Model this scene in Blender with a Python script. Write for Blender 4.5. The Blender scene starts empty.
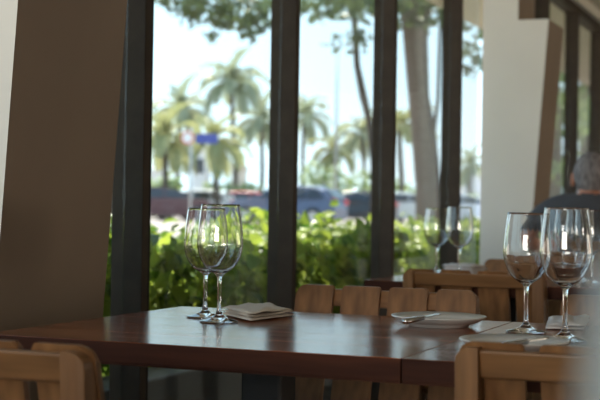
import bpy, bmesh, math, random
from mathutils import Vector, Matrix
import numpy as np
random.seed(7); rng = np.random.default_rng(7)
S = bpy.context.scene; COL = S.collection

# ------------------------------------------------------------------ camera
TH = math.radians(21.8); CT, ST = math.cos(TH), math.sin(TH)
EYE = Vector((0, 0, 0.962)); F = 1333.3; ROLL = 0.0157; HOR = 8.0
right = Vector((CT, ST, 0)); fwd0 = Vector((-ST, CT, 0)); up0 = Vector((0, 0, 1))
pt = math.atan(HOR / F)
fwd = fwd0 * math.cos(pt) + up0 * math.sin(pt)
up1 = up0 * math.cos(pt) - fwd0 * math.sin(pt)
rc = (right + up1 * ROLL).normalized(); uc = (up1 - right * ROLL).normalized()
camd = bpy.data.cameras.new('camera'); cam = bpy.data.objects.new('camera', camd); COL.objects.link(cam)
m = Matrix((rc, uc, -fwd)).transposed().to_4x4(); m.translation = EYE
cam.matrix_world = m
camd.lens = 80; camd.sensor_width = 36; camd.clip_start = 0.02; camd.clip_end = 3000
camd.dof.use_dof = True; camd.dof.focus_distance = 2.42; camd.dof.aperture_fstop = 6.6
S.camera = cam

# ------------------------------------------------------------------ sky, sun, light, exposure
S.view_settings.view_transform = 'Standard'; S.view_settings.look = 'None'
S.view_settings.gamma = 1.0; S.view_settings.use_curve_mapping = False
S.view_settings.exposure = 0.0
W = bpy.data.worlds.new('sky'); S.world = W; W.use_nodes = True
nt = W.node_tree; nt.nodes.clear()
o = nt.nodes.new('ShaderNodeOutputWorld'); b = nt.nodes.new('ShaderNodeBackground')
tc = nt.nodes.new('ShaderNodeTexCoord'); sx = nt.nodes.new('ShaderNodeSeparateXYZ'); cr = nt.nodes.new('ShaderNodeValToRGB')
cr.color_ramp.elements[0].position = 0.0; cr.color_ramp.elements[0].color = (0.76, 0.89, 0.95, 1)
cr.color_ramp.elements[1].position = 0.5; cr.color_ramp.elements[1].color = (0.36, 0.60, 0.86, 1)
e = cr.color_ramp.elements.new(0.10); e.color = (0.62, 0.84, 0.97, 1)
nt.links.new(tc.outputs['Generated'], sx.inputs[0]); nt.links.new(sx.outputs['Z'], cr.inputs[0])
nt.links.new(cr.outputs[0], b.inputs[0]); b.inputs[1].default_value = 2.15
nt.links.new(b.outputs[0], o.inputs[0])

def light(name, kind, energy, color, loc, target, size=None):
    l = bpy.data.lights.new(name, kind); l.energy = energy; l.color = color
    ob = bpy.data.objects.new(name, l); COL.objects.link(ob); ob.location = loc
    ob.rotation_euler = (Vector(target) - Vector(loc)).to_track_quat('-Z', 'Y').to_euler()
    if size:
        l.shape = 'RECTANGLE'; l.size, l.size_y = size
    return ob
sun = light('sun', 'SUN', 17.0, (1.0, 0.93, 0.82), (0, 0, 20), (0, 0, 0))
sun.rotation_euler = Vector((0.30, -0.42, -1.0)).to_track_quat('-Z', 'Y').to_euler()
sun.data.angle = math.radians(0.6)
# daylight entering by the windows behind the camera
light('daylight_back_window', 'AREA', 980, (1.0, 0.90, 0.77), (0.2, -9.5, 1.6), (-0.9, 4, 1.2), (4.6, 3.0))

# added fill lamp, no window here; brightens the ceiling and pillar sides
light('ceiling_fill_right', 'AREA', 95, (1.0, 0.86, 0.70), (5.7, 8.5, 0.9), (0.5, 9.0, 2.9), (7.0, 1.4))

# ------------------------------------------------------------------ materials
def mat(name, color, rough=0.5, spec=0.5, metal=0.0, **k):
    M = bpy.data.materials.new(name); M.use_nodes = True
    p = M.node_tree.nodes['Principled BSDF']
    p.inputs['Base Color'].default_value = (*color, 1); p.inputs['Roughness'].default_value = rough
    p.inputs['Specular IOR Level'].default_value = spec; p.inputs['Metallic'].default_value = metal
    for a, v in k.items(): p.inputs[a.replace('_', ' ')].default_value = v
    return M
def noisy(name, c1, c2, scale=(5, 5, 5), rough=0.5, spec=0.5, detail=4, bump=0.0, coord='Object', lo=0.35, hi=0.65, metal=0, nscale=1.0):
    M = mat(name, c1, rough, spec, metal); t = M.node_tree; p = t.nodes['Principled BSDF']
    tc = t.nodes.new('ShaderNodeTexCoord'); mp = t.nodes.new('ShaderNodeMapping'); n = t.nodes.new('ShaderNodeTexNoise')
    r = t.nodes.new('ShaderNodeValToRGB')
    mp.inputs['Scale'].default_value = scale; n.inputs['Detail'].default_value = detail; n.inputs['Scale'].default_value = nscale
    r.color_ramp.elements[0].color = (*c1, 1); r.color_ramp.elements[1].color = (*c2, 1)
    r.color_ramp.elements[0].position = lo; r.color_ramp.elements[1].position = hi
    t.links.new(tc.outputs[coord], mp.inputs[0]); t.links.new(mp.outputs[0], n.inputs[0])
    t.links.new(n.outputs[0], r.inputs[0]); t.links.new(r.outputs[0], p.inputs['Base Color'])
    if bump:
        bp = t.nodes.new('ShaderNodeBump'); bp.inputs['Strength'].default_value = bump; bp.inputs['Distance'].default_value = 0.002
        t.links.new(n.outputs[0], bp.inputs['Height']); t.links.new(bp.outputs[0], p.inputs['Normal'])
    return M
def wood(name, c1, c2, axis=0, rough=0.3, spec=0.5, plank=None, bump=0.05):
    s = [38, 38, 38]; s[axis] = 2.2
    M = noisy(name, c1, c2, tuple(s), rough, spec, 6, bump, lo=0.3, hi=0.7)
    t = M.node_tree; p = t.nodes['Principled BSDF']
    wv = t.nodes.new('ShaderNodeTexNoise'); mp = t.nodes.new('ShaderNodeMapping'); tc = t.nodes['Texture Coordinate']
    s2 = [7, 7, 7]; s2[axis] = 0.8; mp.inputs['Scale'].default_value = s2
    t.links.new(tc.outputs['Object'], mp.inputs[0]); t.links.new(mp.outputs[0], wv.inputs[0]); wv.inputs['Detail'].default_value = 2
    mx = t.nodes.new('ShaderNodeMix'); mx.data_type = 'RGBA'; mx.blend_type = 'MULTIPLY'; mx.inputs[0].default_value = 0.7
    r = t.nodes.new('ShaderNodeValToRGB'); r.color_ramp.elements[0].color = (0.5, 0.45, 0.4, 1); r.color_ramp.elements[1].color = (1.1, 1.05, 1.0, 1)
    r.color_ramp.elements[0].position = 0.35; r.color_ramp.elements[1].position = 0.62
    src = p.inputs['Base Color'].links[0].from_socket
    t.links.new(wv.outputs[0], r.inputs[0]); t.links.new(src, mx.inputs[6]); t.links.new(r.outputs[0], mx.inputs[7])
    t.links.new(mx.outputs[2], p.inputs['Base Color'])
    return M
def leafmat(name, c1, c2, trans=0.5, scale=3.0):
    M = bpy.data.materials.new(name); M.use_nodes = True; t = M.node_tree; t.nodes.clear()
    out = t.nodes.new('ShaderNodeOutputMaterial'); pr = t.nodes.new('ShaderNodeBsdfPrincipled'); tr = t.nodes.new('ShaderNodeBsdfTranslucent')
    mx = t.nodes.new('ShaderNodeMixShader'); mx.inputs[0].default_value = trans
    g = t.nodes.new('ShaderNodeNewGeometry'); r = t.nodes.new('ShaderNodeValToRGB')
    r.color_ramp.elements[0].color = (*c1, 1); r.color_ramp.elements[1].color = (*c2, 1)
    t.links.new(g.outputs['Random Per Island'], r.inputs[0])
    t.links.new(r.outputs[0], pr.inputs['Base Color']); t.links.new(r.outputs[0], tr.inputs[0])
    pr.inputs['Roughness'].default_value = 0.42
    t.links.new(pr.outputs[0], mx.inputs[1]); t.links.new(tr.outputs[0], mx.inputs[2]); t.links.new(mx.outputs[0], out.inputs[0])
    return M
def paneglass(name):
    M = bpy.data.materials.new(name); M.use_nodes = True; t = M.node_tree; t.nodes.clear()
    out = t.nodes.new('ShaderNodeOutputMaterial'); tr = t.nodes.new('ShaderNodeBsdfTransparent'); gl = t.nodes.new('ShaderNodeBsdfGlossy')
    gl.inputs['Roughness'].default_value = 0.02; tr.inputs[0].default_value = (0.95, 0.97, 0.96, 1)
    mx = t.nodes.new('ShaderNodeMixShader'); lw = t.nodes.new('ShaderNodeLayerWeight'); lw.inputs[0].default_value = 0.5
    pw = t.nodes.new('ShaderNodeMath'); pw.operation = 'POWER'; pw.inputs[1].default_value = 5
    ma = t.nodes.new('ShaderNodeMath'); ma.operation = 'MULTIPLY_ADD'; ma.inputs[1].default_value = 0.9; ma.inputs[2].default_value = 0.03
    t.links.new(lw.outputs['Facing'], pw.inputs[0]); t.links.new(pw.outputs[0], ma.inputs[0]); t.links.new(ma.outputs[0], mx.inputs[0]); t.links.new(tr.outputs[0], mx.inputs[1]); t.links.new(gl.outputs[0], mx.inputs[2])
    t.links.new(mx.outputs[0], out.inputs[0]); return M
def glassmat(name):
    M = bpy.data.materials.new(name); M.use_nodes = True; t = M.node_tree; t.nodes.clear()
    out = t.nodes.new('ShaderNodeOutputMaterial'); g = t.nodes.new('ShaderNodeBsdfGlass')
    g.inputs['Roughness'].default_value = 0.0; g.inputs['IOR'].default_value = 1.5; g.inputs[0].default_value = (1, 1, 1, 1)
    t.links.new(g.outputs[0], out.inputs[0]); return M

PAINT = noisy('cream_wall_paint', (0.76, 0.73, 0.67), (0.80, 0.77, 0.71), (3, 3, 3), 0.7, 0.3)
TAUPE = noisy('pillar_side_taupe', (0.25, 0.185, 0.135), (0.28, 0.208, 0.152), (3, 3, 3), 0.7, 0.3)  # darker brown tone for the pillar faces towards the room
CEIL = mat('beige_ceiling_paint', (0.60, 0.54, 0.43), 0.8, 0.2)
TRIMP = mat('pale_trim_paint', (0.75, 0.70, 0.60), 0.7, 0.2)
FRAME = noisy('bronze_window_frame', (0.050, 0.035, 0.025), (0.062, 0.044, 0.031), (20, 20, 20), 0.6, 0.18)
FRAMED = mat('bronze_frame_dark', (0.014, 0.011, 0.009), 0.5, 0.12)
FLOORM = noisy('polished_grey_floor', (0.30, 0.29, 0.28), (0.36, 0.35, 0.34), (1.2, 1.2, 1.2), 0.16, 0.6)
TABLEW = wood('dark_walnut_table', (0.11, 0.030, 0.010), (0.38, 0.120, 0.044), 0, 0.15, 0.3, bump=0.25)
TABLEE = wood('shaded_walnut_edge', (0.034, 0.010, 0.005), (0.085, 0.026, 0.012), 0, 0.55, 0.12)  # same walnut as the top, edge shade put into a darker colour
CHX = wood('oak_chair_rail', (0.175, 0.080, 0.030), (0.30, 0.148, 0.058), 0, 0.42, 0.4)
CHZ = wood('oak_chair_upright', (0.175, 0.080, 0.030), (0.30, 0.148, 0.058), 2, 0.42, 0.4)
STEEL = mat('black_steel', (0.010, 0.010, 0.011), 0.45, 0.4, 0.0)
CHROME = mat('cutlery_steel', (0.62, 0.61, 0.60), 0.18, 0.5, 1.0)
CHINA = mat('cream_china', (0.62, 0.60, 0.57), 0.2, 0.5)
LINEN = noisy('beige_linen', (0.62, 0.56, 0.49), (0.70, 0.63, 0.55), (300, 300, 300), 0.9, 0.1, bump=0.2)
LINENW = noisy('white_linen', (0.58, 0.54, 0.52), (0.66, 0.62, 0.60), (300, 300, 300), 0.9, 0.1, bump=0.2)
GLASS = glassmat('clear_glass'); PANE = paneglass('window_glass')
HEDGE = leafmat('hedge_leaf', (0.05, 0.125, 0.015), (0.42, 0.50, 0.07), 0.45)
STEM = mat('woody_stem', (0.10, 0.07, 0.04), 0.8)
SOIL = noisy('dark_soil', (0.03, 0.022, 0.015), (0.05, 0.04, 0.028), (8, 8, 8), 0.9)
KERB = noisy('grey_concrete', (0.055, 0.058, 0.06), (0.08, 0.083, 0.085), (5, 5, 5), 0.5)
GROUND = noisy('pale_paving', (0.20, 0.165, 0.15), (0.25, 0.21, 0.19), (0.2, 0.2, 0.2), 0.8)
PALM = leafmat('palm_frond', (0.20, 0.25, 0.11), (0.44, 0.42, 0.20), 0.4)
PALMD = leafmat('palm_frond_grey', (0.20, 0.26, 0.17), (0.40, 0.42, 0.28), 0.4)
BARK = noisy('grey_brown_bark', (0.13, 0.10, 0.08), (0.21, 0.165, 0.135), (4, 4, 22), 0.9, 0.1, bump=0.5)
DBARK = noisy('dark_bark', (0.07, 0.06, 0.05), (0.12, 0.10, 0.085), (6, 6, 20), 0.9, 0.1)
CANOPY = leafmat('broad_leaf', (0.04, 0.065, 0.03), (0.13, 0.18, 0.07), 0.3)
BUSH = leafmat('bush_leaf', (0.16, 0.24, 0.09), (0.38, 0.46, 0.18), 0.4)
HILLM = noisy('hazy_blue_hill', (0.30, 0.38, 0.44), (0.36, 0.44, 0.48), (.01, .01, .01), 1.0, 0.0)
WHITEB = mat('white_render', (0.72, 0.70, 0.68), 0.8); BEIGEB = mat('beige_render', (0.62, 0.54, 0.44), 0.8)
CARWIN = mat('car_window', (0.03, 0.035, 0.045), 0.08, 0.6); TYRE = mat('tyre_rubber', (0.02, 0.02, 0.02), 0.7)
TAIL = mat('red_tail_light', (0.75, 0.03, 0.04), 0.25); HUB = mat('wheel_alloy', (0.45, 0.45, 0.46), 0.3, 0.5, 0.8)
SIGNB = mat('blue_sign', (0.03, 0.06, 0.32), 0.4); SIGNW = mat('white_sign', (0.8, 0.8, 0.8), 0.4); SIGNR = mat('red_sign', (0.6, 0.05, 0.05), 0.4)
POLE = mat('grey_pole', (0.40, 0.41, 0.42), 0.5, 0.5, 0.3)
HAIR = noisy('grey_hair', (0.12, 0.105, 0.105), (0.26, 0.235, 0.235), (60, 60, 25), 0.8, 0.2)
SKIN = mat('skin', (0.50, 0.22, 0.14), 0.5, 0.4); SHIRT = mat('charcoal_shirt', (0.07, 0.07, 0.078), 0.85, 0.2)
TROUSER = mat('dark_trousers', (0.03, 0.03, 0.035), 0.85)
PORC = mat('white_porcelain', (0.29, 0.30, 0.29), 0.25)
ORANGE = mat('orange_sign', (0.70, 0.30, 0.04), 0.5)

# ------------------------------------------------------------------ helpers
def at(px, py, Y):
    a = px - 300; b = py - 200
    X = (a + ROLL * b) / F * Y; z = EYE.z - ((b - ROLL * a) - HOR) / F * Y
    return Vector((CT * X - ST * Y, ST * X + CT * Y, z))
def on(px, py, z):                    # point of height z seen at pixel
    d = (py - 200 - ROLL * (px - 300)) - HOR
    return at(px, py, (EYE.z - z) * F / d)
def finish(name, me, material, parent=None, smooth=False):
    ob = bpy.data.objects.new(name, me); COL.objects.link(ob)
    for mm in (material if isinstance(material, (list, tuple)) else [material]): me.materials.append(mm)
    if smooth:
        for p in me.polygons: p.use_smooth = True
    if parent: ob.parent = parent
    return ob
def tag(o, label=None, cat=None, group=None, kind=None):
    for k, v in (('label', label), ('category', cat), ('group', group), ('kind', kind)):
        if v: o[k] = v
    return o
def empty(name, loc, rz=0):
    o = bpy.data.objects.new(name, None); COL.objects.link(o); o.empty_display_size = 0.1
    o.location = loc; o.rotation_euler = (0, 0, rz); return o
def copy_tree(o, parent=None):
    c = o.copy(); COL.objects.link(c)
    if parent: c.parent = parent
    for ch in list(o.children): copy_tree(ch, c)
    return c
def bm_box(bm, lo, hi, bev=0.0, seg=2, mtx=None):
    lo, hi = Vector(lo), Vector(hi)
    r = bmesh.ops.create_cube(bm, size=1.0)
    vs = r['verts']
    for v in vs: v.co = Vector([(lo[i] + hi[i]) / 2 + v.co[i] * (hi[i] - lo[i]) for i in range(3)])
    if bev:
        es = list({e for v in vs for e in v.link_edges})
        q = bmesh.ops.bevel(bm, geom=es, offset=bev, segments=seg, profile=0.5, affect='EDGES')
        vs = list({v for f in q['faces'] for v in f.verts} | {v for v in vs if v.is_valid})
    if mtx: bmesh.ops.transform(bm, matrix=mtx, verts=[v for v in vs if v.is_valid])
def tomesh(bm, name):
    bmesh.ops.recalc_face_normals(bm, faces=bm.faces)
    me = bpy.data.meshes.new(name); bm.to_mesh(me); bm.free(); return me
def box(name, lo, hi, material, parent=None, bev=0.0, seg=2):
    bm = bmesh.new(); bm_box(bm, lo, hi, bev, seg)
    return finish(name, tomesh(bm, name), material, parent)
def boxes(name, lst, material, parent=None, bev=0.0):
    bm = bmesh.new()
    for lo, hi in lst: bm_box(bm, lo, hi, bev)
    return finish(name, tomesh(bm, name), material, parent)
def lathe_me(name, prof, seg=48, close=False):
    bm = bmesh.new(); rings = []
    for r, z in prof:
        if r < 1e-5: rings.append([bm.verts.new((0, 0, z))])
        else: rings.append([bm.verts.new((r * math.cos(2 * math.pi * i / seg), r * math.sin(2 * math.pi * i / seg), z)) for i in range(seg)])
    pairs = list(zip(rings, rings[1:])) + ([(rings[-1], rings[0])] if close else [])
    for a, b in pairs:
        if len(a) == 1 and len(b) == 1: continue
        for i in range(seg):
            j = (i + 1) % seg
            if len(a) == 1: bm.faces.new((a[0], b[i], b[j]))
            elif len(b) == 1: bm.faces.new((a[i], a[j], b[0]))
            else: bm.faces.new((a[i], a[j], b[j], b[i]))
    return tomesh(bm, name)
def tube_bm(bm, pts, rads, seg=10):
    pts = [Vector(p) for p in pts]; rings = []
    for i, p in enumerate(pts):
        d = (pts[min(i + 1, len(pts) - 1)] - pts[max(i - 1, 0)]).normalized()
        u = d.orthogonal().normalized() if i == 0 else (u - d * u.dot(d)).normalized()
        w = d.cross(u)
        rings.append([bm.verts.new(p + (u * math.cos(2 * math.pi * k / seg) + w * math.sin(2 * math.pi * k / seg)) * rads[i]) for k in range(seg)])
    for a, b in zip(rings, rings[1:]):
        for k in range(seg): bm.faces.new((a[k], a[(k + 1) % seg], b[(k + 1) % seg], b[k]))
    bm.faces.new(rings[0][::-1]); bm.faces.new(rings[-1])
def tube(name, pts, rads, material, parent=None, seg=10):
    bm = bmesh.new(); tube_bm(bm, pts, rads, seg)
    return finish(name, tomesh(bm, name), material, parent, True)
def prism(bm, outline, y0, y1, axis=1):
    # outline in (x,z), extruded along y
    a = [bm.verts.new((x, y0, z)) for x, z in outline]; b = [bm.verts.new((x, y1, z)) for x, z in outline]
    n = len(a); bm.faces.new(a); bm.faces.new(b[::-1])
    for i in range(n): bm.faces.new((a[i], b[i], b[(i + 1) % n], a[(i + 1) % n]))
def leaf_cloud(name, pos, nrm, size, material, parent=None, aspect=0.55, bend=0.25):
    """every leaf a pointed, folded blade: 6 verts, 4 faces"""
    n = len(pos); pos = np.asarray(pos, float); nrm = np.asarray(nrm, float)
    nrm /= np.linalg.norm(nrm, axis=1)[:, None] + 1e-9
    r = rng.normal(size=(n, 3)); t = np.cross(nrm, r); t /= np.linalg.norm(t, axis=1)[:, None] + 1e-9
    s = np.cross(nrm, t); L = np.asarray(size)[:, None]
    tmpl = [(0, 0, 0), (0.35, .5 * aspect, .08), (0.75, .42 * aspect, 0.02), (1, 0, -bend), (0.75, -.42 * aspect, 0.02), (0.35, -.5 * aspect, .08)]
    mid = [(0.35, 0, 0), (0.75, 0, -0.06)]
    V = np.stack([pos + L * (t * a + s * b_ + nrm * c) for a, b_, c in tmpl + mid], axis=1).reshape(-1, 3)
    fs = np.array([(0, 6, 1, 1), (1, 6, 7, 2), (2, 7, 3, 3), (3, 7, 4, 4), (4, 7, 6, 5), (5, 6, 0, 0)])
    faces = []
    for i in range(n):
        o = i * 8
        faces += [(o, o + 6, o + 1), (o + 1, o + 6, o + 7, o + 2), (o + 2, o + 7, o + 3), (o + 3, o + 7, o + 4), (o + 4, o + 7, o + 6, o + 5), (o + 5, o + 6, o)]
    me = bpy.data.meshes.new(name); me.from_pydata(V.tolist(), [], faces); me.update()
    return finish(name, me, material, parent)

# ------------------------------------------------------------------ room
WX = -1.66
tag(box('floor', (WX - 0.06, -4, -0.1), (6, 16, 0), FLOORM), kind='structure')
tag(box('ceiling', (WX - 1.0, -4, 2.43), (6, 16, 2.55), CEIL), kind='structure')
tag(box('wall_right', (6, -4, 0), (6.1, 16, 2.43), PAINT), kind='structure')
tag(box('wall_front', (WX, 16, 0), (6, 16.1, 2.43), PAINT), kind='structure')
tag(boxes('wall_back', [((WX, -4.1, 0), (6, -4, 0.5)), ((WX, -4.1, 2.35), (6, -4, 2.43)), ((1.4, -4.1, 0.5), (6, -4, 2.35))], PAINT), kind='structure')
tag(box('light_blocker_low', (-1.5, -2.12, 0), (1.6, -2.0, 1.13), PAINT, bev=0.01), kind='structure')     # added unseen blocker behind the viewer, keeps rear light off the near chairs
tag(box('trim_1', (WX - 0.03, -4, 2.365), (WX + 0.07, 16, 2.43), TRIMP), kind='structure')
# pillars with an outward leaning fin
def pillar(name, y0, y1):
    bm = bmesh.new()
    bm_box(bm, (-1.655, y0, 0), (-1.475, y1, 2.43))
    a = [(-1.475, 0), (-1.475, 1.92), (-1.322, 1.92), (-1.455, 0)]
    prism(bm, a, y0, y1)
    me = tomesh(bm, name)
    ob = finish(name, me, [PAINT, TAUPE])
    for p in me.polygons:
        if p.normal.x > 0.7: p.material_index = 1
    tag(ob, kind='structure')
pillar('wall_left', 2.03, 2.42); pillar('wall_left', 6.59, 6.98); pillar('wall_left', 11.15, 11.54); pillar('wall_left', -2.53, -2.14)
# window bays: mullions with a glazed panel beside each
def mullion(y, root):
    ob = boxes('mullion', [((WX - 0.045, y - 0.027, 0.03), (WX + 0.045, y + 0.006, 2.34))], FRAME, root, 0.003)
    boxes('sash_stile', [((WX - 0.03, y + 0.006, 0.03), (WX + 0.03, y + 0.045, 2.34))], FRAMED, root, 0.003)
ms = [-1.0, 0.0, 1.0, 3.0, 4.01, 5.05, 6.05, 8.08, 9.1, 10.12, 12.6, 13.6]
bays = [(-2.13, -1.0), (-1.0, 0), (0, 1.0), (1.0, 2.03), (2.42, 3.0), (3.0, 4.01), (4.01, 5.05), (5.05, 6.05), (6.05, 6.59), (6.98, 8.08), (8.08, 9.1), (9.1, 10.12), (10.12, 11.15), (11.54, 12.6), (12.6, 13.6)]
for i, (a, b_) in enumerate(bays):
    r = tag(empty('window_%d' % (i + 1), (0, 0, 0)), kind='structure')
    if b_ in ms: mullion(b_, r)
    box('glass_pane', (WX - 0.012, a + 0.046 if a in ms else a, 0.05), (WX - 0.006, b_ - 0.028, 2.31), PANE, r)
    boxes('window_rail', [((WX - 0.04, a, 2.31), (WX + 0.04, b_ - 0.023, 2.365)), ((WX - 0.04, a, 0), (WX + 0.04, b_ - 0.023, 0.05))], FRAME, r, 0.002)

# ------------------------------------------------------------------ outside ground
tag(box('ground', (-260, -60, -0.2), (WX - 0.06, 400, 0.0), SOIL), kind='structure')
tag(box('trim_2', (-2.02, -3, 0.0), (-1.86, 15, 0.45), KERB, bev=0.008), kind='structure')     # low planter wall
def raised():
    bm = bmesh.new(); bm_box(bm, (-260, -60, 0.0), (-3.3, 400, 0.30)); return tomesh(bm, 'pavement')
tag(finish('pavement', raised(), GROUND), kind='structure')

# ------------------------------------------------------------------ hedge
def hedge(name, y0, y1, dens, label):
    root = empty(name, (-2.63, (y0 + y1) / 2, 0)); n = int((y1 - y0) * dens)
    yy = rng.uniform(y0, y1, n); u = rng.uniform(-1, 1, n); v = rng.uniform(0, 1, n) ** 0.75
    hgt = 0.885 - 0.05 * np.clip((yy - 3.3) / 1.5, 0, 1) + 0.035 * np.sin(yy * 2.3) + 0.03 * np.sin(yy * 5.1 + 1) + 0.02 * np.sin(yy * 11)
    ang = u * 1.45; 
    # shell of a rounded box cross-section
    rx = 0.50 * np.sign(np.sin(ang)) * np.abs(np.sin(ang)) ** 0.6
    rz = np.abs(np.cos(ang)) ** 0.45
    sh = 1 - 0.35 * rng.uniform(0, 1, n) ** 1.6
    x = -2.63 + rx * sh; z = 0.2 + (hgt - 0.2) * rz * (0.97 + 0.06 * rng.normal(size=n)) * (0.75 + 0.25 * sh)
    side = rng.uniform(0, 1, n) < 0.5
    x = np.where(side, -2.63 + 0.50 + rng.normal(size=n) * 0.06 - 0.38 * (1 - v), x); z = np.where(side, 0.15 + (hgt - 0.2) * v, z)
    nr = np.stack([np.where(side, 0.75, rx), rng.normal(size=n) * 0.45, np.where(side, 0.5, 0.9) + rng.normal(size=n) * 0.25], 1) + rng.normal(size=(n, 3)) * 0.35
    leaf_cloud('foliage', np.stack([x, yy, z], 1) - np.array(root.location), nr, rng.uniform(0.05, 0.10, n), HEDGE, root, 0.62)
    bm = bmesh.new()
    for k in range(int((y1 - y0) * 9)):
        sy = random.uniform(y0, y1); sx_ = -2.63 + random.uniform(-.3, .3)
        tube_bm(bm, [(sx_ + 2.63, sy - root.location.y, 0), (sx_ + 2.63 + random.uniform(-.12, .12), sy - root.location.y + random.uniform(-.12, .12), 0.7)], [0.011, 0.005], 5)
    tag(finish('stems', tomesh(bm, 'stems'), STEM, root), kind='stuff')
    tag(root, label, 'hedge')
hedge('hedge', 1.2, 6.85, 2100, 'bright green leafy hedge growing outside behind the windows of the near tables')
hedge('hedge', 7.15, 13.5, 900, 'farther stretch of green hedge outside the windows beyond the far white pillar')

# ------------------------------------------------------------------ tables
def make_table():
    t = empty('dining_table', (0, 0, 0)); w = 0.355
    bm = bmesh.new(); n = 5; pw = 2 * w / n
    for i in range(n):
        bm_box(bm, (-w + 0.0008, -w + i * pw + 0.0001, 0.717), (w - 0.0008, -w + (i + 1) * pw - 0.0001, 0.75), 0.0008, 2)
    tp = finish('tabletop', tomesh(bm, 'tabletop'), [TABLEW, TABLEE], t)
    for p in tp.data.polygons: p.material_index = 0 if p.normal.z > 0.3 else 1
    boxes('edge_band', [((-w + .002, -w + .002, 0.7135), (w - .002, w - .002, 0.7175))], TABLEE, t)
    boxes('support_arms', [((-.13, -.03, 0.70), (.13, .03, 0.7135)), ((-.03, -.2, 0.70), (.03, .2, 0.7135))], STEEL, t, 0.004)
    boxes('pedestal', [((-.038, -.038, 0.03), (.038, .038, 0.69))], STEEL, t, 0.006)
    boxes('base_plate', [((-.12, -.30, 0.0), (.12, .30, 0.012)), ((-.07, -.07, 0.012), (.07, .07, 0.03))], STEEL, t, 0.004)
    return t
T0 = make_table()
def put_table(x, y, label, first=False):
    t = T0 if first else copy_tree(T0)
    t.location = (x, y, 0); tag(t, label, 'table', 'dark wooden dining tables'); return t
put_table(-0.924, 2.175, 'dark walnut table in front by the window, holding two wine glasses and beige napkin', True)
put_table(-0.2136, 2.175, 'dark walnut table joined to the right of the front window table, carrying white napkin')
put_table(-0.945, 4.13, 'dark walnut table one row back by the window, under the blurred pair of wine glasses')
put_table(-0.2346, 4.13, 'dark walnut table one row back, right of the second window table')
put_table(-0.945, 6.61, 'dark walnut table where the person in the charcoal shirt is sitting')

# ------------------------------------------------------------------ chairs
def slat_me(w, r_l, r_r):
    """slat outline in x,z with rounded top corners; leaning"""
    bm = bmesh.new(); z0, z1 = 0.435, 0.792; pts = [(-w / 2, z0), (w / 2, z0)]
    for k in range(7):
        a = k / 6 * math.pi / 2; pts.append((w / 2 - r_r + r_r * math.cos(a), z1 - r_r + r_r * math.sin(a)))
    for k in range(7):
        a = math.pi / 2 + k / 6 * math.pi / 2; pts.append((-w / 2 + r_l + r_l * math.cos(a), z1 - r_l + r_l * math.sin(a)))
    prism(bm, pts, -0.006, 0.006)
    bmesh.ops.bevel(bm, geom=[e for e in bm.edges if abs(e.verts[0].co.y - e.verts[1].co.y) < 1e-6], offset=0.0025, segments=2, affect='EDGES')
    for v in bm.verts: v.co.y += (0.795 - v.co.z) * 0.28
    return tomesh(bm, 'slat')
def lean(bm):
    for v in bm.verts:
        if v.co.z > 0.42: v.co.y += (0.795 - v.co.z) * 0.28
        else: v.co.y += 0.105 - (0.42 - v.co.z) * 0.12
def make_chair():
    t = empty('dining_chair', (0, 0, 0))
    for i in range(4):
        s = finish('slat', slat_me(0.088, 0.022 if i == 0 else 0.007, 0.022 if i == 3 else 0.007), CHZ, t); s.location.x = (i - 1.5) * 0.108
    bm = bmesh.new(); bm_box(bm, (-0.172, -0.027, 0.746), (0.172, -0.0065, 0.783), 0.003); lean(bm)
    finish('top_rail', tomesh(bm, 'rail'), CHX, t)
    bm = bmesh.new(); bm_box(bm, (-0.172, -0.026, 0.47), (0.172, -0.0065, 0.51), 0.003); lean(bm)
    finish('lower_rail', tomesh(bm, 'rail'), CHX, t)
    for s in (-1, 1):
        bm = bmesh.new(); x0, x1 = sorted((s * 0.1725, s * 0.204))
        out = [(x0, 0), (x1, 0), (x1, 0.42)]; r = 0.02
        if s > 0:
            out += [(x1 - r + r * math.cos(a), 0.786 - r + r * math.sin(a)) for a in [k * math.pi / 10 for k in range(6)]] + [(x0, 0.786), (x0, .42)]
        else:
            out += [(x1, 0.786)] + [(x0 + r - r * math.sin(a), 0.786 - r + r * math.cos(a)) for a in [k * math.pi / 10 for k in range(6)]] + [(x0, .42)]
        prism(bm, out, -0.029, -0.0065); bmesh.ops.triangulate(bm, faces=[f for f in bm.faces if len(f.verts) > 4])
        lean(bm); finish('back_leg', tomesh(bm, 'post'), CHZ, t)
    for s in (-1, 1):
        x0, x1 = sorted((s * 0.165, s * 0.2)); box('front_leg', (x0, 0.345, 0), (x1, 0.38, 0.42), CHZ, t, 0.003)
    bm = bmesh.new(); bm_box(bm, (-0.205, 0.106, 0.42), (0.205, 0.39, 0.445), 0.008, 3); finish('seat', tomesh(bm, 'seat'), CHX, t)
    boxes('seat_frame', [((-.165, .35, .37), (.165, .375, .42)), ((-.19, .10, .37), (-.17, .345, .42)), ((.17, .10, .37), (.19, .345, .42))], CHX, t)
    return t
C0 = make_chair()
CH = [(-1.028, 1.40, 0, 'light oak chair seen from behind in the bottom left corner, below the front table'),
      (-0.2485, 1.70, 0, 'oak chair seen from behind at bottom right, in front of the plate and knife'),
      (-0.905, 2.775, math.pi, 'oak slatted chair facing the camera across the front window table'),
      (-0.315, 2.775, math.pi, 'oak chair facing the camera behind the stems of the two large right-hand glasses'),
      (-0.945, 3.70, 0, 'oak chair seen from behind at the second row table, below blurred wine glasses'),
      (-0.24, 3.70, 0, 'oak chair seen from behind at the second row table near the right edge'),
      (-0.945, 4.665, math.pi, 'oak chair on the far side of the second row table, corner beside the pillar'),
      (-1.02, 5.93, 0, 'oak chair in which the person in the charcoal shirt is sitting')]
for i, (x, y, a, lab) in enumerate(CH):
    c = C0 if i == 0 else copy_tree(C0)
    c.location = (x, y, 0); c.rotation_euler.z = a; tag(c, lab, 'chair', 'oak slat-back dining chairs')

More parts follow.
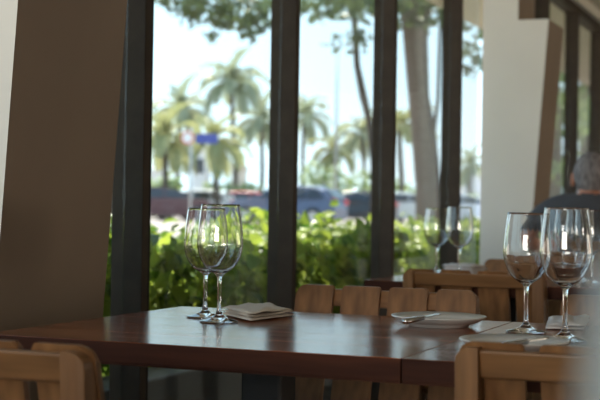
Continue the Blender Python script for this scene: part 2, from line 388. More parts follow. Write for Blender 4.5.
# ------------------------------------------------------------------ wine glasses
def glass_me():
    outer = [(0.0, 0.0), (0.030, 0.0), (0.0365, 0.0008), (0.0372, 0.0018), (0.035, 0.0030), (0.024, 0.0055), (0.013, 0.0095), (0.0065, 0.0155), (0.0045, 0.025),
             (0.0038, 0.045), (0.0038, 0.068), (0.0046, 0.079), (0.0075, 0.0865), (0.0150, 0.0915), (0.0255, 0.0990), (0.0345, 0.1100), (0.0405, 0.1240), (0.0435, 0.1390),
             (0.0436, 0.1510), (0.0420, 0.1730), (0.0392, 0.1970), (0.0368, 0.2150)]
    inner = [(0.0364, 0.2155), (0.0361, 0.2150), (0.0385, 0.1970), (0.0413, 0.1730), (0.0429, 0.1510), (0.0428, 0.1390), (0.0397, 0.1243), (0.0337, 0.1110), (0.0248, 0.1001), (0.0140, 0.0933), (0.0050, 0.0920), (0.0, 0.0916)]
    # resample with a smooth curve
    def cr(P, n=4):
        out = []
        for i in range(len(P) - 1):
            p0, p1, p2, p3 = P[max(i - 1, 0)], P[i], P[i + 1], P[min(i + 2, len(P) - 1)]
            for k in range(n):
                t = k / n
                out.append(tuple(max(0, .5 * (2 * p1[j] + (p2[j] - p0[j]) * t + (2 * p0[j] - 5 * p1[j] + 4 * p2[j] - p3[j]) * t * t + (3 * p1[j] - p0[j] - 3 * p2[j] + p3[j]) * t ** 3)) for j in (0, 1)))
        return out + [P[-1]]
    pr = outer[:2] + cr(outer[1:])[1:] + cr(inner)
    return lathe_me('wine_glass', pr, 64)
G = glass_me(); G.materials.append(GLASS)
for p in G.polygons: p.use_smooth = True
GL = [(219, 322.0, (.97, 1), 'wine glass nearest on the front window table, its foot overlapping the napkin side'),
      (205, 317.3, (.97, .965), 'wine glass standing just behind and left of another beside the beige napkin'),
      (525.5, 332.5, (.94, .97), 'left one of the two large sharp wine glasses at the right, beside the side plate'),
      (564.5, 340.5, (.98, 1.015), 'large sharp wine glass farthest right, in front of the white napkin')]
for px, py, sc, lab in GL:
    g = bpy.data.objects.new('wine_glass', G); COL.objects.link(g); p = on(px, py, 0.75); g.location = (p.x, p.y, 0.7503); g.scale = (sc[0], sc[0], sc[1])
    tag(g, lab, 'wine glass', 'stemmed wine glasses')
for px, Y, lab in [(436.5, 4.52, 'blurred wine glass, left one of the pair on the second row table'), (459, 4.33, 'blurred wine glass, right one of the pair on the second row table'),
                   (562, 4.38, 'left of two small blurred wine glasses seen through the large right-hand glass'),
                   (579, 4.18, 'right of two small blurred wine glasses seen through the large right-hand glass'),
                   (592, 3.98, 'blurred wine glass on the second row table, rightmost glass in the photo')]:
    g = bpy.data.objects.new('wine_glass', G); COL.objects.link(g); p = at(px, 270, Y); g.location = (p.x, p.y, 0.7503); g.scale = (1.03, 1.03, 1.035 if px == 459 else 1.01)
    tag(g, lab, 'wine glass', 'stemmed wine glasses')

# ------------------------------------------------------------------ plates, cutlery, napkins
def plate_me(r):
    k = r / 0.085
    pr = [(0, 0.004), (0.046 * k, 0.004), (0.050 * k, 0.0), (0.053 * k, 0.0), (0.055 * k, 0.004), (0.070 * k, 0.0085), (0.084 * k, 0.0170), (0.0852 * k, 0.0186), (0.084 * k, 0.0198), (0.070 * k, 0.0125), (0.055 * k, 0.0075), (0.045 * k, 0.0065), (0, 0.0065)]
    return lathe_me('side_plate', pr, 64)
def plate(px, py, r, label):
    p = on(px, py, 0.75); o = finish('side_plate', plate_me(r), CHINA, None, True); o.location = (p.x, p.y, 0.7503)
    return tag(o, label, 'plate', 'side plates on the front tables')
pl1 = plate(438.5, 326.0, 0.087, 'cream side plate between the two front tables, with a knife on its rim')
pl2 = plate(514, 352.0, 0.083, 'cream side plate half hidden behind the near right oak chair')
def knife(p, ang, tilt, label):
    t = empty('table_knife', p, ang); t.rotation_euler = (0, tilt, ang)
    bm = bmesh.new()
    out = [(-.105, -.006), (-.10, -.0075), (0.0, -.006), (0.0, .006), (-.10, .0075), (-.105, .006)]
    a = [bm.verts.new((x, y, 0.004)) for x, y in out]; b_ = [bm.verts.new((x, y, -0.004)) for x, y in out]
    bm.faces.new(a); bm.faces.new(b_[::-1])
    for i in range(6): bm.faces.new((a[i], a[(i + 1) % 6], b_[(i + 1) % 6], b_[i]))
    bmesh.ops.bevel(bm, geom=list(bm.edges), offset=0.002, segments=2, affect='EDGES')
    finish('handle', tomesh(bm, 'handle'), CHROME, t, True)
    bm = bmesh.new(); out = [(0.0, -.005), (.075, -.008), (.10, -.004), (.108, .006), (0.0, .006)]
    a = [bm.verts.new((x, y, 0.0008)) for x, y in out]; b_ = [bm.verts.new((x, y, -0.0008)) for x, y in out]
    bm.faces.new(a); bm.faces.new(b_[::-1])
    for i in range(5): bm.faces.new((a[i], a[(i + 1) % 5], b_[(i + 1) % 5], b_[i]))
    finish('blade', tomesh(bm, 'blade'), CHROME, t)
    return tag(t, label, 'knife', 'table knives on the side plates')
def lay(p, q, label):
    d = q - p; k = knife((p + q) / 2, math.atan2(d.y, d.x), -math.asin(d.z / d.length), label); f = d.length / 0.213; k.scale = (f, 1, 1)
lay(on(404, 321.5, .776), on(440, 313.5, .780), 'steel table knife lying across the left of the front side plate')
lay(on(503, 345, .7725), on(548, 337, .776), 'steel table knife lying on the side plate behind the near right chair')
def napkin(name, corners, layers, th, material, label, z=0.7505, wob=0.002, puff=0.0):
    """folded cloth: stacked, slightly shifted quilted layers joined into one mesh"""
    bm = bmesh.new(); N = 10
    c = [Vector((p[0], p[1], 0)) for p in corners]
    for L in range(layers):
        off = Vector((random.uniform(-.003, .003), random.uniform(-.003, .003), 0)); z0 = z + L * th / layers; h = th / layers
        sh = 1 - 0.02 * L
        cen = sum(c, Vector()) / 4; cc = [cen + (q - cen) * sh + off for q in c]
        top = {}; bot = {}
        for i in range(N + 1):
            for j in range(N + 1):
                u, v = i / N, j / N
                p = cc[0] * (1 - u) * (1 - v) + cc[1] * u * (1 - v) + cc[2] * u * v + cc[3] * (1 - u) * v
                edge = min(u, 1 - u, v, 1 - v); rd = 1 - max(0, 1 - edge * 12) ** 2
                w = wob * (math.sin(u * 7 + L) * math.cos(v * 5 + L * 2) + 0.6 * math.sin((u + v) * 11)) * (L + 1) / layers
                pf = puff * math.sin(math.pi * u) * math.sin(math.pi * v) ** .6 * (1 + .5 * math.sin(u * 17)) * (L + 1) / layers
                top[i, j] = bm.verts.new(p + Vector((0, 0, z0 + h * 0.5 + h * 0.48 * rd + max(w, 0) + pf)))
                bot[i, j] = bm.verts.new(p + Vector((0, 0, z0 + h * 0.5 - h * 0.48 * rd + (max(w, 0) + pf if L else 0) * L / (L + 1))))
        for i in range(N):
            for j in range(N):
                bm.faces.new((top[i, j], top[i + 1, j], top[i + 1, j + 1], top[i, j + 1])); bm.faces.new((bot[i, j], bot[i, j + 1], bot[i + 1, j + 1], bot[i + 1, j]))
        rim = [(i, 0) for i in range(N)] + [(N, j) for j in range(N)] + [(i, N) for i in range(N, 0, -1)] + [(0, j) for j in range(N, 0, -1)]
        for k in range(len(rim)):
            a, b_ = rim[k], rim[(k + 1) % len(rim)]; bm.faces.new((top[a], bot[a], bot[b_], top[b_]))
    return tag(finish(name, tomesh(bm, name), material, None, True), label, 'napkin')
def cp(px, Y): return at(px, 315, Y)
napkin('cloth_napkin', [cp(222, 2.61), cp(252.5, 2.455), cp(296, 2.60), cp(262, 2.745)], 3, 0.017, LINEN, 'folded beige cloth napkin lying beside the two wine glasses on the front window table', wob=0.004)
napkin('cloth_napkin', [on(546, 330, .75), on(584, 331, .75), on(590, 321, .75), on(548, 321.5, .75)], 2, 0.010, LINENW, 'soft white cloth napkin behind the wine glass farthest right', wob=0.003, puff=0.006)
napkin('cloth_napkin', [cp(440, 4.50), cp(472, 4.42), cp(487, 4.52), cp(452, 4.60)], 3, 0.03, LINENW, 'blurred white napkin on the second row table beside the pair of wine glasses', wob=0.003)

# near out-of-focus porcelain jug on the camera's own table row
def jug():
    p = at(705, 400, 0.26)
    pr = [(0, 0), (0.020, 0), (0.024, 0.004), (0.0262, 0.03), (0.026, 0.07), (0.0260, 0.12), (0.0250, 0.17), (0.0215, 0.195), (0.020, 0.205), (0.018, 0.205), (0.0190, 0.195), (0.0225, 0.17), (0.0235, 0.12), (0.0235, 0.07), (0.0235, 0.03), (0.02, 0.006), (0, 0.005)]
    o = finish('bud_vase', lathe_me('bud_vase', pr, 48), PORC, None, True); o.location = (p.x, p.y, 0.7505)
    tag(o, 'white porcelain vase, very blurred, close to the lens at the bottom right corner', 'vase')
jug()
put_table(0.13, 0.16, 'dark walnut table just below the picture, carrying the blurred white vase')

# ------------------------------------------------------------------ person
def skinned(name, verts, edges, rads, material, parent, root=0, sub=2):
    me = bpy.data.meshes.new(name); me.from_pydata([tuple(v) for v in verts], edges, []); me.update()
    ob = finish(name, me, material, parent, True)
    md = ob.modifiers.new('skin', 'SKIN'); md.use_smooth_shade = True
    for i, r in enumerate(rads):
        sv = me.skin_vertices[0].data[i]; sv.radius = r if isinstance(r, tuple) else (r, r); sv.use_root = (i == root)
    s = ob.modifiers.new('sub', 'SUBSURF'); s.levels = sub; s.render_levels = sub
    dg = bpy.context.evaluated_depsgraph_get(); ev = ob.evaluated_get(dg); nm = bpy.data.meshes.new_from_object(ev)
    ob.modifiers.clear(); ob.data = nm
    if not nm.materials: nm.materials.append(material)
    for p in nm.polygons: p.use_smooth = True
    return ob
def person():
    px, Y = 586, 5.99; q = at(px, 200, Y); t = empty('person', (q.x, q.y, 0.012), math.radians(3))
    # local: +y is where the person faces; hips at origin
    V = [(0, .10, .53), (0, .08, .64), (0, .08, .76), (0, .09, .87), (0, .105, .93),           # 0-4 spine
         (0, .125, 0.995), (0, .14, 1.04), (0, .15, 1.085),                                    # 5-7 neck, head base
         (-.085, .105, .975), (-.175, .115, .95), (-.25, .15, .88), (-.315, .19, .825), (-.27, .32, .80), (-.17, .44, .775),   # left arm 8-13
         (.085, .105, .975), (.175, .115, .95), (.225, .17, .85), (.25, .23, .765), (.19, .36, .79), (.10, .44, .775),          # right arm 14-19
         (-.09, .12, .51), (-.11, .32, .52), (-.12, .50, .51), (-.12, .50, .28), (-.12, .48, .07), (-.12, .58, .04),
         (.09, .12, .51), (.11, .32, .52), (.12, .50, .51), (.12, .50, .28), (.12, .48, .07), (.12, .58, .04)]
    E = [(0, 1), (1, 2), (2, 3), (3, 4), (4, 5), (5, 6), (6, 7), (4, 8), (8, 9), (9, 10), (10, 11), (11, 12), (12, 13), (4, 14), (14, 15), (15, 16), (16, 17), (17, 18), (18, 19),
         (0, 20), (20, 21), (21, 22), (22, 23), (23, 24), (24, 25), (0, 26), (26, 27), (27, 28), (28, 29), (29, 30), (30, 31)]
    R = [(.15, .11), (.145, .10), (.15, .105), (.16, .105), (.12, .085), (.062, .06), (.056, .056), (.056, .06),
         .075, .066, .052, .044, .036, .026, .075, .066, .052, .044, .036, .026,
         .09, .08, .062, .052, .04, .035, .09, .08, .062, .052, .04, .035]
    body = skinned('body', V, E, R, SKIN, t)
    def clothes(name, keep, off, material):
        bm = bmesh.new(); bm.from_mesh(body.data); bm.normal_update()
        for v in bm.verts: v.co += v.normal * off
        bmesh.ops.delete(bm, geom=[f for f in bm.faces if not keep(f.calc_center_median())], context='FACES')
        seen, best = set(), []
        for v in bm.verts:
            if v in seen: continue
            st, isl = [v], [v]; seen.add(v)
            while st:
                for e in st.pop().link_edges:
                    for w in e.verts:
                        if w not in seen: seen.add(w); st.append(w); isl.append(w)
            if len(isl) > len(best): best = isl
        best = set(best); bmesh.ops.delete(bm, geom=[v for v in bm.verts if v not in best], context='VERTS')
        me = bpy.data.meshes.new(name); bm.to_mesh(me); bm.free()
        finish(name, me, material, t, True)
    clothes('shirt', lambda c: c.z > .56 and c.z < 1.035 and (abs(c.x) < .19 or c.z > .868) and not (c.y > .26) , 0.012, SHIRT)
    clothes('trousers', lambda c: c.z <= .57 and c.z > .09 and abs(c.x) < .23, 0.010, TROUSER)
    # head
    hc = Vector((0, .165, 1.113)); yaw = Matrix.Rotation(math.radians(10), 4, 'Z')
    bm = bmesh.new(); bmesh.ops.create_uvsphere(bm, u_segments=32, v_segments=20, radius=1)
    for v in bm.verts:
        x, y, z = v.co
        X = x * (.074 + .004 * z); Yy = y * .094; Z = z * .112
        if z < 0: X *= 1 - .22 * (-z); Yy = y * (.094 - .012 * -z) + (.012 * -z)
        if y > .55 and abs(z) < .6: Yy -= .004
        if y > .75 and abs(x) < .22 and -.35 < z < .1: Yy += .02 * (1 - abs(x) / .22)          # nose
        if y > .6 and z < -.4 and abs(x) < .4: Yy += .006
        v.co = (X, Yy, Z)
    me = tomesh(bm, 'head'); hd = finish('head', me, SKIN, t, True); hd.matrix_local = Matrix.Translation(hc) @ yaw
    for s in (-1, 1):
        bm = bmesh.new(); bmesh.ops.create_uvsphere(bm, u_segments=12, v_segments=10, radius=1)
        for v in bm.verts: v.co = (v.co.x * .010, v.co.y * .018 - abs(v.co.z) * .003, v.co.z * .032)
        e_ = finish('ear', tomesh(bm, 'ear'), SKIN, hd, True); e_.location = (s * .079, -.005, -.012); e_.rotation_euler = (0, 0, s * .4)
        bm = bmesh.new(); bmesh.ops.create_uvsphere(bm, u_segments=10, v_segments=8, radius=.011)
        e_ = finish('eye', tomesh(bm, 'eye'), SIGNW, hd, True); e_.location = (s * .030, .080, .005)
    box('mouth', (-.022, .078, -.062), (.022, .090, -.056), SIGNR, hd, .002)
    bm = bmesh.new(); bmesh.ops.create_uvsphere(bm, u_segments=40, v_segments=28, radius=1)
    for v in bm.verts:
        x, y, z = v.co; w = 1 + .02 * math.sin(x * 23 + z * 9) * math.sin(y * 19)
        X = x * (.080 + .004 * z) * w; Yy = y * .100 * w - .003; Z = z * .118 * w
        if z < 0: X *= 1 - .22 * (-z)
        v.co = (X, Yy, Z)
    bmesh.ops.delete(bm, geom=[f for f in bm.faces if (f.calc_center_median().y > .045 - .3 * max(0, f.calc_center_median().z - .03) - 0.0 and f.calc_center_median().z < .075) or f.calc_center_median().z < -.058 or (f.calc_center_median().z < -.01 and f.calc_center_median().y > -.005)], context='FACES')
    finish('hair', tomesh(bm, 'hair'), HAIR, hd, True)
    # hands with five fingers resting on the table edge
    for s, w in ((-1, Vector((-.17, .44, .775))), (1, Vector((.10, .44, .775)))):
        d = Vector((-s * .55, .83, 0)).normalized(); side = Vector((d.y, -d.x, 0))
        vs = [w, w + d * .05, w + d * .085]; es = [(0, 1), (1, 2)]; rs = [(.024, .018), (.034, .014), (.036, .013)]
        for k in range(4):
            b0 = len(vs); o_ = side * (k - 1.5) * .021; ln = (.07, .08, .075, .06)[k]
            vs += [w + d * .075 + o_, w + d * (.095 + ln * .5) + o_ * 1.1 + Vector((0, 0, .004)), w + d * (.095 + ln) + o_ * 1.15 - Vector((0, 0, .010))]
            es += [(2, b0), (b0, b0 + 1), (b0 + 1, b0 + 2)]; rs += [.010, .009, .008]
        b0 = len(vs); vs += [w + d * .03 - side * s * .03, w + d * .06 - side * s * .055]; es += [(1, b0), (b0, b0 + 1)]; rs += [.012, .010]
        skinned('hand', vs, es, rs, SKIN, t, 0, 1)
    tag(t, 'grey-haired person in a dark charcoal shirt seated with back to the camera at right edge', 'person')
person()

# ------------------------------------------------------------------ outside: near trees
def tree_trunk(parent, pts, rads, material):
    base = parent.location; return tube('trunk', [Vector(p) - base for p in pts], rads, material, parent, 14)
def crown(parent, blobs, size, material, name='foliage'):
    P, N, Sz = [], [], []
    for (c, rx, ry, rz, n) in blobs:
        d = rng.normal(size=(n, 3)); d /= np.linalg.norm(d, axis=1)[:, None]; r = rng.uniform(.35, 1, n) ** .6
        P.append(np.array(c) - np.array(parent.location) + d * r[:, None] * np.array([rx, ry, rz])); N.append(d + rng.normal(size=(n, 3)) * .6 + np.array([0, 0, .4])); Sz.append(rng.uniform(.7, 1.3, n) * size)
    return leaf_cloud(name, np.concatenate(P), np.concatenate(N), np.concatenate(Sz), material, parent)
GZ = 0.3
def ground_pt(px, Y): p = at(px, 215, Y); return Vector((p.x, p.y, GZ))
# big trunk
b0 = ground_pt(430, 24); t = empty('shade_tree', b0)
tree_trunk(t, [b0, at(427, 190, 24), at(419.5, 120, 24), at(415, 70, 24), at(411, 0, 24), at(408, -60, 24)], [.26, .205, .165, .165, .20, .22], BARK)
sp = [at(415, 40, 24), at(428, -5, 24.4), at(450, -50, 25)]; tube('branch', [q - b0 for q in sp], [.14, .12, .08], BARK, t)
crown(t, [(at(320, 2, 22), 1.6, 1.2, .28, 260), (at(385, -2, 23), 1.4, 1.5, .40, 300), (at(440, 0, 23), 1.3, 1.5, .55, 300), (at(472, 12, 22), .5, .9, .75, 150), (at(470, 60, 22), .22, .5, .30, 40), (at(500, -10, 24), 1.5, 1.5, .7, 260), (at(380, -60, 25), 4, 3, 1.0, 900)], .16, CANOPY)
tag(t, 'big grey-brown tree with a thick trunk outside, left of the fourth window mullion', 'tree')
b0 = ground_pt(440, 27); t = empty('shade_tree', b0)
tree_trunk(t, [b0, at(437, 190, 27), at(434, 140, 27), at(427, 95, 27), at(425, 40, 27), at(430, -40, 27)], [.10, .09, .06, .05, .06, .07], DBARK)
tube('branch', [q - b0 for q in (at(433, 137, 27), at(438, 100, 27), at(440, 40, 27), at(443, -20, 27))], [.05, .04, .04, .04], DBARK, t)
crown(t, [(at(438, -8, 27), .9, .9, .5, 160)], .16, CANOPY)
tag(t, 'thin dark tree just right of the thick grey-brown trunk outside', 'tree')
b0 = ground_pt(376, 25); t = empty('shade_tree', b0)
tree_trunk(t, [b0, at(374, 160, 25), at(369, 120, 25), at(363, 95, 25), at(357, 65, 25), at(355, 25, 25), at(352, -40, 25)], [.11, .07, .065, .075, .06, .06, .06], DBARK)
crown(t, [(at(352, 0, 24.5), .75, .8, .35, 140), (at(358, 38, 24.5), .25, .4, .25, 40), (at(340, 42, 24.5), .15, .3, .15, 16)], .15, CANOPY)
tag(t, 'dark slender curved tree outside in the third window pane', 'tree')
b0 = ground_pt(110, 20); t = empty('shade_tree', b0)
tree_trunk(t, [b0, at(108, 120, 20), at(112, 20, 20), at(120, -60, 20)], [.22, .18, .16, .14], DBARK)
tube('branch', [q - b0 for q in (at(112, 0, 20), at(160, -25, 20), at(215, -22, 20), at(262, -5, 20))], [.10, .08, .06, .03], DBARK, t)
crown(t, [(at(185, 0, 19.5), .42, .5, .22, 150), (at(215, 8, 19.5), .40, .5, .28, 170), (at(240, 12, 19.5), .38, .5, .30, 170), (at(256, 16, 19.5), .22, .4, .25, 90), (at(212, 32, 19.5), .09, .2, .14, 18), (at(190, 16, 19.5), .16, .2, .10, 26), (at(250, 34, 19.5), .12, .2, .10, 20), (at(140, -20, 20), .8, .7, .4, 160)], .125, CANOPY)
tag(t, 'dark leafy tree whose branch hangs across the top of the first window pane', 'tree')
# trees seen past the pillar
for px, Y, lab, sz, rr in ((552, 22, 'sunlit leafy tree outside, first one past the white pillar', .2, 1.0), (585, 26, 'sunlit leafy tree outside at the right edge past the white pillar', .2, 1.5)):
    b0 = ground_pt(px, Y); t = empty('street_tree', b0)
    tree_trunk(t, [b0, at(px + 2, 120, Y), at(px, 60, Y)], [.16, .13, .1], DBARK)
    crown(t, [(at(px, 90, Y), rr, rr, 1.0, 420), (at(px + 4, 30, Y), rr, rr, .9, 380), (at(px + 3, 175, Y), rr, rr, .35, 160)], sz, BUSH)
    tag(t, lab, 'tree')

# ------------------------------------------------------------------ palms
def palm(px, py, Y, fl, nf, label, lm=PALM, r=.16):
    top = at(px, py, Y); base = Vector((top.x + random.uniform(-.4, .4), top.y, GZ)); t = empty('palm_tree', base); H = top - base
    tube('trunk', [H * k + Vector((0.25 * math.sin(k * 3), 0, 0)) * (1 - k) for k in (0, .25, .5, .75, 1)], [r * 1.4, r, r * .9, r * .85, r * .8], DBARK, t, 10)
    V, Fc = [], []
    for i in range(nf):
        az = i * 2.399 + random.uniform(-.2, .2); el = math.radians(75 - 100 * (i / nf) + random.uniform(-8, 8)); L = fl * random.uniform(.85, 1.1)
        p = Vector(H); d = Vector((math.cos(az) * math.cos(el), math.sin(az) * math.cos(el), math.sin(el)))
        sd = Vector((-math.sin(az), math.cos(az), 0)); n = 14; prev = p
        for k in range(n):
            f = k / n; nx = prev + d * (L / n)
            d = (d + Vector((0, 0, -.13 - .05 * f))).normalized(); upv = sd.cross(d).normalized()
            w = .025 * (1 - f) + .01
            o_ = len(V); V += [prev - sd * w, prev + sd * w, nx + sd * w, nx - sd * w]; Fc.append((o_, o_ + 1, o_ + 2, o_ + 3))
            if k > 1:
                ll = L * .27 * math.sin(math.pi * (f * .85 + .12)) + .05
                for s in (-1, 1):
                    for j in (0, .5):
                        q = prev.lerp(nx, j); e_ = (sd * s * .8 + d * .55 + upv * -.45).normalized() * ll * random.uniform(.85, 1.1); ww = d * (L / n * .30)
                        o_ = len(V); V += [q - ww, q + ww, q + e_ * .6 + ww * .9 , q + e_ + Vector((0, 0, -.12 * ll)), q + e_ * .6 - ww * .7]; Fc.append((o_, o_ + 1, o_ + 2, o_ + 3, o_ + 4))
            prev = nx
    me = bpy.data.meshes.new('fronds'); me.from_pydata([tuple(v) for v in V], [], Fc); me.update()
    finish('fronds', me, lm, t)
    tag(t, label, 'palm tree')
for a in [(231, 84, 80, 2.7, 22, 'tall palm tree standing alone against the sky in the first window pane', PALMD),
          (180, 112, 85, 2.8, 22, 'palm tree with greyish fronds at the left of the first window pane', PALMD),
          (165, 140, 62, 2.3, 20, 'low yellowish palm behind the round sign, leftmost of the palms', PALM),
          (212, 145, 66, 2.3, 20, 'short yellow-green palm behind the blue street sign', PALM),
          (262, 122, 85, 2.6, 20, 'palm tree partly behind the left of the second window mullion', PALMD),
          (304, 118, 98, 2.6, 20, 'palm tree partly behind the right edge of the second window mullion', PALMD),
          (362, 135, 97, 2.5, 20, 'palm tree at the right of the third window pane behind the curved tree', PALMD),
          (334, 152, 95, 2.3, 18, 'small palm tree in the middle of the third window pane', PALM),
          (399, 130, 70, 2.4, 18, 'palm tree left of the thick trunk in the fourth window pane', PALM),
          (470, 165, 95, 2.2, 16, 'small distant palm in the last pane beside the white pillar', PALMD)]:
    palm(*a)
def bush(px0, px1, py, Y, label):
    a, b_ = ground_pt(px0, Y), ground_pt(px1, Y); c = (a + b_) / 2; t = empty('shrub', c); z = at(px0, py, Y).z
    tube('stems', [(0, 0, 0), (0, 0, (z - GZ) * .6)], [.12, .06], DBARK, t, 6)
    rx = (b_ - a).length / 2; nb = max(2, int(rx / 1.2)); bl = []
    for k in range(nb):
        q = a.lerp(b_, (k + .5) / nb); h = (z - GZ) * random.uniform(.75, 1.05)
        bl.append(((q.x, q.y, GZ + h * .5), rx / nb * 1.3, 1.0, h * .5, 200))
    crown(t, bl, .42, BUSH); tag(t, label, 'bush')
bush(140, 178, 168, 75, 'leafy bush behind the parked cars at the left of the first window pane')
bush(205, 262, 178, 78, 'low leafy bush behind the parked cars below the tall palm')
bush(300, 345, 160, 80, 'broad bush behind the blue car in the third window pane')
bush(345, 420, 165, 82, 'broad bush behind the dark car and thick trunk')
bush(440, 482, 192, 82, 'low bush in the last pane beside the white pillar')

# ------------------------------------------------------------------ hill, buildings
def hill():
    bm = bmesh.new(); prof = [(-200, 205), (120, 180), (180, 178), (225, 158), (245, 146), (262, 141), (285, 150), (330, 172), (380, 182), (440, 186), (520, 176), (620, 185), (900, 205)]
    f_ = [at(x, y, 900) for x, y in prof]; k_ = [at(x, y, 1300) for x, y in prof]; 
    fr = [bm.verts.new((p.x + 60 * 0, p.y, 0)) for p in [at(x, y, 780) for x, y in prof]]; tp = [bm.verts.new(p) for p in f_]; bk = [bm.verts.new((p.x, p.y, 0)) for p in k_]
    for a, b_ in ((fr, tp), (tp, bk)):
        for i in range(len(a) - 1): bm.faces.new((a[i], a[i + 1], b_[i + 1], b_[i]))
    tag(finish('hill', tomesh(bm, 'hill'), HILLM, None, True), kind='structure', label='hazy blue hill on the horizon')
hill()
tag(box('ground_far', (-1500, -200, -0.5), (-260, 2500, 0.05), GROUND), kind='structure')
def building(px0, px1, py, Y, m_, label, dep=8):
    a, b_ = ground_pt(px0, Y), ground_pt(px1, Y); z = at(px0, py, Y).z; w = (b_ - a).length; c = (a + b_) / 2
    t = empty('building', (c.x, c.y, GZ), TH)
    h = z - GZ; box('walls', (-w / 2, 0, 0), (w / 2, dep, h), m_, t); box('roof_slab', (-w / 2 - .15, -.15, h), (w / 2 + .15, dep + .15, h + .25), m_, t)
    n = max(1, int(w / 2.2)); fl_ = max(1, int(h / 3))
    for i in range(n):
        for j in range(fl_):
            x = -w / 2 + (i + .5) * w / n; box('window', (x - .5, -.06, .9 + j * 3), (x + .5, .02, 2.3 + j * 3), CARWIN, t)
    tag(t, label, 'building')
building(192, 204, 150, 130, WHITEB, 'narrow white building behind the round sign pole')
building(146, 162, 172, 130, WHITEB, 'low white building at the left of the first window pane')
building(231, 243, 168, 130, BEIGEB, 'small beige building below the tall palm')
building(318, 332, 178, 140, WHITEB, 'small white building behind the blue car')
building(462, 482, 175, 140, WHITEB, 'low white building in the last pane beside the white pillar')

# ------------------------------------------------------------------ cars
def make_car(colr, name='car'):
    P = mat('car_paint', colr, 0.25, 0.6); t = empty(name, (0, 0, 0))
    side = [(-2.15, .22), (2.1, .22), (2.18, .55), (2.12, .80), (1.75, .95), (1.05, 1.02), (0.45, 1.42), (-.2, 1.52), (-1.3, 1.50), (-1.75, 1.36), (-2.1, 1.0), (-2.18, .7)]
    bm = bmesh.new(); N = len(side); ring = []
    for y, sc in ((-.86, 0.0), (-.80, 1), (.80, 1), (.86, 0.0)):
        ring.append([bm.verts.new((x * (1 if sc else .985), (y if z < 1.0 else y * (1 - .25 * (z - 1.0) / .5)), z if sc else .38 + (z - .38) * .97)) for x, z in side])
    for a, b_ in zip(ring, ring[1:]):
        for i in range(N): bm.faces.new((a[i], a[(i + 1) % N], b_[(i + 1) % N], b_[i]))
    bm.faces.new(ring[0][::-1]); bm.faces.new(ring[-1])
    bmesh.ops.bevel(bm, geom=[e for e in bm.edges], offset=.02, segments=1, affect='EDGES')
    finish('body', tomesh(bm, 'body'), P, t)
    for s in (-1, 1):
        def win(n_, xs):
            bm = bmesh.new(); o_ = [(x, z) for x, z in xs]; 
            y = lambda z, k: s * ((.865 - .215 * (z - 1.0) / .5) + k)
            a = [bm.verts.new((x, y(z, .004), z)) for x, z in o_]; b_ = [bm.verts.new((x, y(z, -.03), z)) for x, z in o_]
            bm.faces.new(a); bm.faces.new(b_[::-1])
            for i in range(len(a)): bm.faces.new((a[i], a[(i + 1) % len(a)], b_[(i + 1) % len(a)], b_[i]))
            finish(n_, tomesh(bm, n_), CARWIN, t)
        win('side_window', [(-.1, 1.03), (.95, 1.03), (.42, 1.37), (-.1, 1.42)]); win('side_window', [(-1.0, 1.03), (-.18, 1.03), (-.18, 1.42), (-1.0, 1.42)]); win('side_window', [(-1.75, 1.05), (-1.08, 1.03), (-1.08, 1.42), (-1.45, 1.38)])
        box('tail_light', (-2.20, min(s * .55, s * .84), .80), (-2.08, max(s * .55, s * .84), 1.0), TAIL, t, .02)
        for x in (-1.35, 1.35):
            me = lathe_me('wheel', [(0, -.1), (.33, -.1), (.35, -.07), (.35, .07), (.33, .1), (0, .1)], 24); w = finish('wheel', me, TYRE, t, True)
            w.location = (x, s * .78, .35); w.rotation_euler.x = math.pi / 2
            h_ = finish('hubcap', lathe_me('hub', [(0, -.11), (.2, -.11), (.2, .11), (0, .11)], 20), HUB, w)
    bm = bmesh.new(); v = [bm.verts.new(p) for p in ((-1.74, -.6, 1.39), (-1.74, .6, 1.39), (-2.11, .66, 1.04), (-2.11, -.66, 1.04), (-1.78, -.6, 1.42), (-1.78, .6, 1.42), (-2.15, .66, 1.06), (-2.15, -.66, 1.06))]
    for f_ in ((0, 1, 2, 3), (7, 6, 5, 4), (0, 4, 5, 1), (1, 5, 6, 2), (2, 6, 7, 3), (3, 7, 4, 0)): bm.faces.new([v[k] for k in f_])
    finish('rear_window', tomesh(bm, 'rw'), CARWIN, t)
    bm = bmesh.new(); v = [bm.verts.new(p) for p in ((.5, -.6, 1.42), (.5, .6, 1.42), (1.03, .68, 1.06), (1.03, -.68, 1.06), (.46, -.6, 1.36), (.46, .6, 1.36), (.98, .68, 1.0), (.98, -.68, 1.0))]
    for f_ in ((0, 1, 2, 3), (7, 6, 5, 4), (0, 4, 5, 1), (1, 5, 6, 2), (2, 6, 7, 3), (3, 7, 4, 0)): bm.faces.new([v[k] for k in f_])
    finish('windscreen', tomesh(bm, 'ws'), CARWIN, t)
    return t
def put_car(c, px, Y, yaw, label):
    p = ground_pt(px, Y); c.location = (p.x, p.y, GZ); c.rotation_euler.z = TH + math.radians(yaw); tag(c, label, 'car')
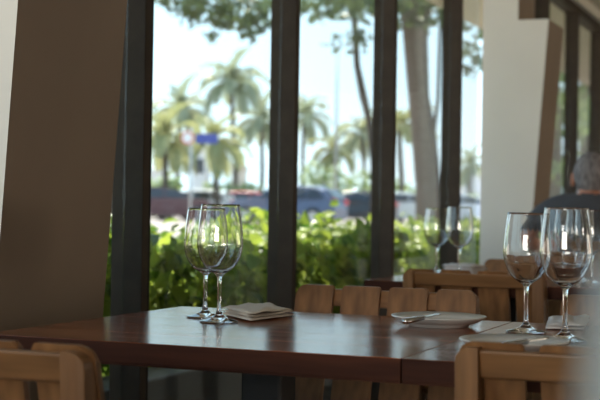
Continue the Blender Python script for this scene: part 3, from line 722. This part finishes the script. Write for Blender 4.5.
# yaw 180: pointing to the left of the picture
put_car(make_car((0.09, 0.115, 0.19)), 287, 51, 160, 'blue-grey hatchback with red tail lights outside behind the second mullion')
put_car(make_car((0.03, 0.03, 0.035)), 352, 64, 175, 'black car outside, partly behind the third window mullion')
put_car(make_car((0.10, 0.035, 0.04)), 163, 60, 20, 'dark maroon car parked outside at the far left of the first window pane')
put_car(make_car((0.62, 0.63, 0.65)), 192, 68, 175, 'white car parked outside behind the round sign pole')
put_car(make_car((0.45, 0.04, 0.05)), 232, 72, 175, 'red car parked outside behind the rear of the wine glasses')
put_car(make_car((0.68, 0.68, 0.66)), 408, 66, 10, 'white car outside just left of the thick tree trunk')
put_car(make_car((0.66, 0.67, 0.70)), 462, 70, 10, 'pale car outside seen in the last pane beside the white pillar')

# ------------------------------------------------------------------ signs and lamp posts
b0 = ground_pt(190, 38); t = empty('street_sign', b0, TH); ztop = at(190, 128, 38).z - GZ
tube('pole', [(0, 0, 0), (0, 0, ztop)], [.04, .04], POLE, t, 10)
zc = at(190, 138, 38).z - GZ
box('name_plate', (.12, -.03, zc - .15), (.76, .0, zc + .13), SIGNB, t, .004)
me = lathe_me('disc', [(0, 0), (.15, 0), (.15, .02), (0, .02)], 32); d_ = finish('round_sign', me, SIGNW, t); d_.location = (-.10, -.05, zc); d_.rotation_euler.x = math.pi / 2
me = lathe_me('ring', [(.145, -.004), (.19, -.004), (.19, .024), (.145, .024)], 32, True); r_ = finish('red_rim', me, SIGNR, d_)
tag(t, 'pole outside with a red-rimmed round sign and a blue street name plate', 'street sign')
b0 = ground_pt(335, 75); t = empty('street_lamp', b0, TH); zt = at(335, 47, 75).z - GZ
tube('pole', [(0, 0, 0), (0, 0, zt)], [.10, .05], POLE, t, 10)
for s in (-1, 1):
    tube('arm', [(0, 0, zt), (s * .5, 0, zt + .12)], [.04, .03], POLE, t, 8); box('lamp_head', (min(s * .45, s * 1.0), -.12, zt + .08), (max(s * .45, s * 1.0), .12, zt + .17), POLE, t, .02)
tag(t, 'tall thin double-armed street lamp against the sky in the third window pane', 'street lamp')
b0 = ground_pt(549, 30); t = empty('notice_board', b0, TH); zc = at(551, 168, 30).z - GZ
tube('post', [(0, 0, 0), (0, 0, zc)], [.04, .04], POLE, t, 8); box('board', (-.25, -.04, zc - .14), (.25, -.0, zc + .14), ORANGE, t, .01)
tag(t, 'small orange board on a post outside just past the white pillar', 'sign')
